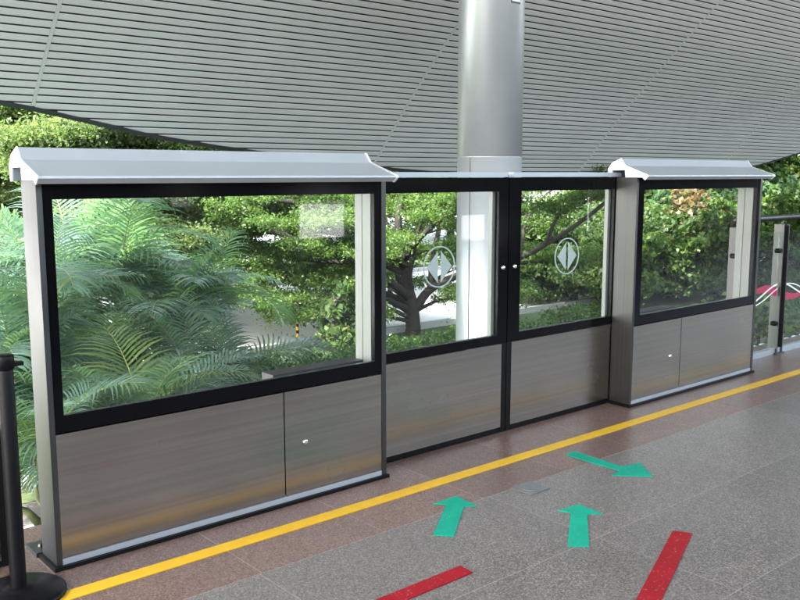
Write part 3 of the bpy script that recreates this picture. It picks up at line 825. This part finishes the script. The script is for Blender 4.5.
# --- bright tree at the left
def tiers(base, h0, levels, spread, seed, r=.2):
    q = np.random.default_rng(seed); base = Vector(base); limbs = []
    top = base + Vector((q.normal()*.2, q.normal()*.2, h0+levels[-1]+.6))
    limbs.append(([base, base.lerp(top, .35)+Vector((.06, -.05, 0)), base.lerp(top, .7), top], r, .04, True))
    for z in levels:
        n = 6; a0 = q.uniform(0, 6.28)
        for k in range(n):
            a = a0+k*2*math.pi/n+q.uniform(-.3, .3); ln = spread*q.uniform(.7, 1.15)
            p0 = base.lerp(top, (h0+z)/(h0+levels[-1]+.6)); d = Vector((math.cos(a), math.sin(a), 0))
            limbs.append(([p0, p0+d*ln*.35+Vector((0, 0, .22)), p0+d*ln*.7+Vector((0, 0, .34)), p0+d*ln+Vector((0, 0, .28))], r*.4, .02, True))
    return limbs
def gp(x, d):
    p = A(x, 300, d); p.z = GZ; return p
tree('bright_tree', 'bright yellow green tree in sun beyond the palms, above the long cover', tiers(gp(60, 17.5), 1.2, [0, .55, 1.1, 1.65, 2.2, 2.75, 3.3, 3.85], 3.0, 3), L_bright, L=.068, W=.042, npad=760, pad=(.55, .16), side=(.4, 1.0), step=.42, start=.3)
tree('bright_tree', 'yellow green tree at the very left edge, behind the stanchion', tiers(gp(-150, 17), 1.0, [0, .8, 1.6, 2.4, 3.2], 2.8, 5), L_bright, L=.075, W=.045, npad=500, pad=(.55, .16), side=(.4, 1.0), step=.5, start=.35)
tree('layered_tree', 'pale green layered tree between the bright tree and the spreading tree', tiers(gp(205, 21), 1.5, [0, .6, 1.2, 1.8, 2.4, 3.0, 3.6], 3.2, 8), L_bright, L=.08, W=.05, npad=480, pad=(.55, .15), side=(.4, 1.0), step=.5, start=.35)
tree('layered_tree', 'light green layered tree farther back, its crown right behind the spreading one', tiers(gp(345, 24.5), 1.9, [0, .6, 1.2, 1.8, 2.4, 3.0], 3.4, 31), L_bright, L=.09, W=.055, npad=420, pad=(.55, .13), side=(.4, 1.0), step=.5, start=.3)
# --- right group
def bushy(base, h, r, n, seed, r0=.09, per=520, zlow=.25, squash=.8):
    q = np.random.default_rng(seed); base = Vector(base); limbs = []
    top = base+Vector((q.normal()*.15, q.normal()*.15, h*.92))
    limbs.append(([base, base.lerp(top, .4)+Vector((.04, .03, 0)), top], r0, .02, False))
    ex = []
    for k in range(n):
        u = q.uniform(zlow, 1); a = q.uniform(0, 6.28); rr = r*math.sqrt(q.uniform(.05, 1))*(1.05-.55*abs(u-.5))
        p0 = base.lerp(top, max(.2, u-.15)); p1 = base+Vector((math.cos(a)*rr, math.sin(a)*rr, u*h))
        limbs.append(([p0, p0.lerp(p1, .5)+Vector((0, 0, .05)), p1], .025, .008, False))
        s = q.uniform(.28, .55)*r/1.4
        ex.append((p1.x, p1.y, p1.z, s, s, s*squash*.6, per*q.uniform(.6, 1.3)))
    return limbs, ex
lb, ex = bushy(gp(697, 25), 5.4, 2.1, 62, 21, .075, 250)
rp = A(690, 214, 22.3)
tree('slender_tree', 'bushy dark green tree with a thin trunk and rusty leaves, behind the far panel', lb, L_cool, extra=ex, L=.19, W=.13, csig=.20, up=.6,
     rust=[(rp.x, rp.y, rp.z, .5, .5, .7, 360), (rp.x+.1, rp.y, rp.z-.5, .4, .4, .5, 180)])
lb, ex = bushy(gp(812, 31), 8.0, 3.4, 130, 22, .1, 420)
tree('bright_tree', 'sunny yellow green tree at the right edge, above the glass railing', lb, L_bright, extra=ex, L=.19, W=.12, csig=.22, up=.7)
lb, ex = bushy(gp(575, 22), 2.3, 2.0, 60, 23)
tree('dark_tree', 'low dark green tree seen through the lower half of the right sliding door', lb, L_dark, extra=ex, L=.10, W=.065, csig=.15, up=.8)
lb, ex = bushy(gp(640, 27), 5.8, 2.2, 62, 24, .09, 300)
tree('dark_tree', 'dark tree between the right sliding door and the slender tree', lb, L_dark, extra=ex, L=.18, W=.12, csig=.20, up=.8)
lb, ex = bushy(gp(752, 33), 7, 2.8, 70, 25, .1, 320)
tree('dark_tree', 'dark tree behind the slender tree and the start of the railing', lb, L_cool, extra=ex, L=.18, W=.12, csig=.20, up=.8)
# --- far trees: three crowns reused
protos = []
for i in range(3):
    lb, ex = bushy((0, 0, 0), 9.5, 4.2, 95, 40+i, .22, 260, .22)
    r = tree('far_tree', 'tall leafy tree standing in the belt beyond the road', lb, (L_mid, L_dark, L_bright)[i], extra=ex, L=.26, W=.17, csig=.34, up=.8, group='trees beyond the road')
    protos.append(r)
q = np.random.default_rng(99)
spots = [(-260, 34), (-120, 33), (20, 34), (120, 37), (230, 34), (300, 40), (385, 36), (450, 44), (655, 34), (720, 34), (770, 29), (860, 30), (960, 32), (60, 48), (340, 52), (770, 44), (420, 50)]
for i, (x, d) in enumerate(spots):
    src = protos[i % 3]
    o = src if i < 3 else copy_thing(src, (0, 0, 0), src['label'])
    o.location = gp(x, d); o.rotation_euler.z = q.uniform(0, 6.28); s = q.uniform(.85, 1.15); o.scale = (s, s, s*q.uniform(.9, 1.1))

# --- shrubs
def shrub(label, base, r, h, n, lmat, seed, L=.09, name='shrub', per=380):
    lb, ex = bushy(base, h, r, n, seed, .02, per, .12)
    root = thing(name, label, 'shrub', base, 'shrubs on the verge')
    bm, _ = branchy(lb); obj('stem', bm, M['bark'], root, smooth=True)
    V, Fq = leaf_cloud(ex, L, L*.6, up=.8, csig=.11); fast_mesh('foliage', V, Fq, lmat, root); rebase(root)
shrub('fresh light green shrub low behind the right sliding door', gp(592, 22), .85, 1.35, 34, L_hedge, 61)
shrub('green shrub low behind the meeting edge of the sliding doors', gp(535, 21.5), .9, 1.3, 34, L_mid, 62)
shrub('green shrub low behind the near part of the far panel', gp(655, 23.5), .8, 1.2, 34, L_hedge, 63)
shrub('yellow green shrub low behind the middle of the far panel', gp(712, 24), .8, 1.35, 34, L_bright, 64)
shrub('leafy shrub low behind the first railing pane', gp(768, 10.8), .9, 1.6, 40, L_mid, 65)
shrub('leafy shrub low behind the railing at the right edge', gp(830, 10.2), .9, 1.7, 40, L_hedge, 66)
for i, (x, d, r_, h_, lm, lab) in enumerate([(662, 22.5, 1.5, 2.4, L_mid, 'round green shrub behind the far panel, just inside its near upright'), (705, 22, 1.4, 2.3, L_dark, 'dark green shrub behind the middle of the far panel'),
        (742, 23, 1.5, 2.5, L_hedge, 'light green shrub behind the far end of the far panel'), (795, 23, 1.5, 2.6, L_mid, 'tall green shrub behind the second railing pane'), (607, 21, 1.2, 1.8, L_mid, 'round green shrub behind the sliding door at its far edge'),
        (850, 23, 1.6, 2.6, L_dark, 'dark green shrub beyond the railing, cut by the right edge'), (545, 22, 1.3, 1.7, L_dark, 'dark round shrub deep behind the right sliding door')]):
    shrub(lab, gp(x, d), r_, h_, 40, lm, 80+i, .16, per=190)
shrub('small dark shrub in front of the pale road, beside the long panel end', gp(338, 15.5), .42, 1.15, 24, L_dark, 67, .14, per=110)
# --- low hedge along the station
hd = thing('hedge', 'low clipped green hedge running behind the doors along the track', 'hedge', (9, 10, GZ))
pads = []
for k in range(210):
    x = rng.uniform(5.2, 15); y = rng.uniform(9.0, 11.2)
    pads.append((x, y, GZ+.30+rng.uniform(-.08, .12), .34, .3, .20, 260))
V, Fq = leaf_cloud(pads, .065, .038, up=.9, clump=30, csig=.08, flat=.7); fast_mesh('foliage', V, Fq, L_hedge, hd)
bm = B()
for k in range(70):
    x = rng.uniform(5.3, 14.9); y = rng.uniform(9.1, 11.1); tube(bm, [(x, y, GZ), (x+rng.normal()*.05, y+rng.normal()*.05, GZ+.4)], [.012, .006], 5)
bm.free(); rebase(hd)
h2 = thing('hedge', 'bright green clipped hedge on the far side of the pale road', 'hedge', (12, 23, GZ))
pads = [(rng.uniform(4, 30), rng.uniform(22.2, 23.6), GZ+.35+rng.uniform(-.05, .1), .5, .45, .3, 130) for k in range(190)]
V, Fq = leaf_cloud(pads, .12, .08, up=.9, clump=26, csig=.12, flat=.7); fast_mesh('foliage', V, Fq, L_hedge, h2); rebase(h2)

# --- palms
def frond_mesh(seed, bend, length=1.7, nl=40, ll=.50):
    q = np.random.default_rng(seed)
    # rachis in the XZ plane, starting along +Z leaning to +X
    n = 26; a = R(12); pts = [Vector((0, 0, 0))]; tans = []
    for i in range(n):
        u = i/(n-1); a = R(10)+R(bend)*u**1.35
        d = Vector((math.sin(a), 0, math.cos(a))); tans.append(d); pts.append(pts[-1]+d*length/n)
    tans.append(tans[-1])
    V, Fc = [], []
    twist = q.uniform(-.3, .3)
    for s in (-1, 1):
        for k in range(nl):
            u = .16+.84*(k+.5*(s > 0))/nl; fi = u*n; i = min(int(fi), n-1); f = fi-i
            p = pts[i].lerp(pts[min(i+1, n)], min(1, f)); t = tans[i]
            nn = t.cross(Vector((0, 1, 0))).normalized(); nn = -nn if nn.dot(Vector((-.3, 0, 1))) < 0 else nn
            sv = Vector((0, s, 0))
            L = ll*(math.sin(math.pi*min(1, .15+.85*u)**.85)**.55*.9+.12)*q.uniform(.9, 1.1)
            fw = .35+.75*u
            d = (sv*1.0 + t*fw + nn*(.42+q.uniform(-.1, .1))).normalized()
            wv = t.cross(d).cross(d); wv = (t - d*t.dot(d)).normalized()
            c = p.copy(); base = len(V); seg = 4
            for j in range(seg+1):
                v = j/seg; w = .0140*(1.0-.1*v if v < .5 else (1-v)*1.9*.95+.02)*(.6 if j == 0 else 1)
                V.append(c - wv*w); V.append(c + wv*w)
                d = (d + Vector((0, 0, -.14-.30*v))*q.uniform(.8, 1.2)).normalized()
                c = c + d*L/seg
            for j in range(seg): Fc.append((base+2*j, base+2*j+1, base+2*j+3, base+2*j+2))
    me = bpy.data.meshes.new('frond')
    nb = len(V)
    # rachis: a thin three sided tube
    for i, p in enumerate(pts):
        r = .011*(1-.8*i/n)
        for k in range(3):
            an = 2*math.pi*k/3; t = tans[min(i, n)]; nn = t.cross(Vector((0, 1, 0)))
            V.append(p + Vector((0, 1, 0))*math.cos(an)*r + nn*math.sin(an)*r)
    F2 = []
    for i in range(n):
        for k in range(3):
            F2.append((nb+3*i+k, nb+3*i+(k+1) % 3, nb+3*i+3+(k+1) % 3, nb+3*i+3+k))
    me.from_pydata([tuple(v) for v in V], [], Fc+F2); me.update()
    me.materials.append(L_palm); me.materials.append(M['rachis'])
    for p in me.polygons:
        if p.index >= len(Fc): p.material_index = 1
        p.use_smooth = True
    return me
FR = [frond_mesh(i, b, l, 30, ll*1.32) for i, (b, l, ll) in enumerate([(60, 1.7, .46), (82, 1.8, .50), (100, 1.75, .50), (120, 1.6, .46), (40, 1.6, .42), (92, 1.5, .42), (72, 1.9, .52), (140, 1.7, .48)])]
FRY = []
for me in FR[:4]:
    m2 = me.copy(); m2.materials[0] = L_palmy; FRY.append(m2)
def palm(label, base, stems, seed, fr=7, scale=1.0, yellow=.15, stem_h=(.6, 1.4)):
    q = np.random.default_rng(seed); base = Vector(base)
    root = thing('palm', label, 'palm', base, 'feather palms beside the track')
    for k in range(stems):
        a = q.uniform(0, 6.28); r = q.uniform(.08, .45)
        p0 = Vector((math.cos(a)*r*.6, math.sin(a)*r*.6, 0)); h = q.uniform(*stem_h)
        p1 = Vector((math.cos(a)*(r+.25*h), math.sin(a)*(r+.25*h), h))
        bm = B(); tube(bm, [p0, p0.lerp(p1, .5)+Vector((0, 0, .05)), p1, p1+Vector((math.cos(a)*.03, math.sin(a)*.03, .2))], [.035, .03, .028, .012], 8)
        obj('stem', bm, M['palm_stem'], root, smooth=True)
        a0 = q.uniform(0, 6.28)
        for f in range(fr):
            me = (FRY if q.random() < yellow else FR); me = me[q.integers(len(me))]
            o = bpy.data.objects.new('frond', me); COL.objects.link(o); o.parent = root
            o.location = p1 + Vector((0, 0, .02*f)); o.rotation_euler = (q.uniform(-.2, .2), q.uniform(-.15, .25), a0+f*2.4+q.uniform(-.3, .3))
            s = scale*q.uniform(.75, 1.1); o.scale = (s, s, s)
    return root
palm('tall feather palm with pale fronds filling the left half of the long panel', gp(98, 11.8), 5, 1, 7, 1.32, .03, (.8, 1.75))
palm('feather palm with arching fronds near the middle of the long panel', gp(165, 12.0), 3, 3, 7, 1.08, .03, (.2, .9))
palm('feather palm at the edge of the long panel, next to the steel end post', gp(40, 11.4), 4, 2, 7, 1.15, .05, (.3, 1.0))
palm('low wide palm filling the space under the tall pale palm', gp(120, 10.6), 4, 8, 6, 1.15, .05, (.1, .5))
palm('low wide palm between the hedge and the tall pale palm', gp(205, 10.8), 3, 9, 6, .95, .05, (.05, .35))
palm('feather palm outside the screen, behind the stanchion', gp(-15, 9.0), 5, 4, 9, 1.0, .05, (.3, 1.2))
palm('low feather palm with drooping fronds along the bottom of the glass', gp(110, 8.5), 4, 5, 8, .95, .06, (.1, .4))
palm('low palm sprouting under the first palms near the end post', gp(55, 7.9), 4, 7, 8, .85, .08, (.1, .5))

# ================================================================== THINGS BY THE ROAD
b0 = gp(297, 17.0)
bo = thing('bollard', 'slim yellow and black striped marker post beside the pale road', 'bollard', b0)
bm = B(); tube(bm, [b0, b0+Vector((0, 0, .54))], .026, 12); obj('post', bm, M['black_paint'], bo, smooth=True)
for z in (.05, .18, .31, .44):
    bm = B(); lathe(bm, [(.0275, z), (.028, z+.002), (.028, z+.066), (.0275, z+.068)], b0, 'z', 12); obj('yellow_band', bm, M['bollard_yellow'], bo, smooth=True)
rebase(bo)
# low white wall with a dark speckled pattern, across the road
def speckled(name):
    m, nt, b = mat(name); v = coords(nt)
    n = noise(nt, v, 9, 6, .7)
    nt.links.new(ramp(nt, n, [(.56, (.78, .78, .77)), (.60, (.10, .10, .09))]), b.inputs['Base Color']); b.inputs['Roughness'].default_value = .7
    return m
wl = A(446, 300, 21.0)
bm = B(); box(bm, wl.x-.5, wl.x+3, wl.y, wl.y+.2, GZ, GZ+.75); tag(obj('garden_wall', bm, speckled('speckled_white')), 'low white wall with dark speckles behind the forked trunk', 'wall')

# ================================================================== LIGHT
w = bpy.data.worlds.new('World'); S.world = w; w.use_nodes = True
nt = w.node_tree; bg = nt.nodes['Background']
sky = nt.nodes.new('ShaderNodeTexSky'); sky.sky_type = 'NISHITA'; sky.sun_disc = False
sd = Vector((-.68, -.06, .73)).normalized()     # toward the sun
sky.sun_elevation = math.asin(sd.z); sky.sun_rotation = math.atan2(sd.x, sd.y)
sky.dust_density = 3.0; sky.air_density = 1.2
hs = nt.nodes.new('ShaderNodeHueSaturation'); hs.inputs['Saturation'].default_value = .62
nt.links.new(sky.outputs[0], hs.inputs['Color']); nt.links.new(hs.outputs[0], bg.inputs[0]); bg.inputs[1].default_value = .15
sl = bpy.data.lights.new('sun', 'SUN'); sl.energy = 2.0; sl.angle = R(.53); sl.color = (1, .95, .87)
so = bpy.data.objects.new('sun', sl); COL.objects.link(so); so.location = (0, 0, 30)
so.rotation_euler = sd.to_track_quat('Z', 'Y').to_euler()

S.view_settings.view_transform = 'Standard'; S.view_settings.look = 'None'
S.view_settings.exposure = 3.5; S.view_settings.gamma = 1; S.view_settings.use_curve_mapping = False
S.render.engine = 'CYCLES'
S.cycles.use_denoising = True
S.cycles.denoising_prefilter = 'ACCURATE'
S.cycles.max_bounces = 10; S.cycles.diffuse_bounces = 5; S.cycles.glossy_bounces = 4
S.cycles.transparent_max_bounces = 24; S.cycles.transmission_bounces = 4
S.cycles.sample_clamp_indirect = 6
S.cycles.caustics_reflective = False; S.cycles.caustics_refractive = False
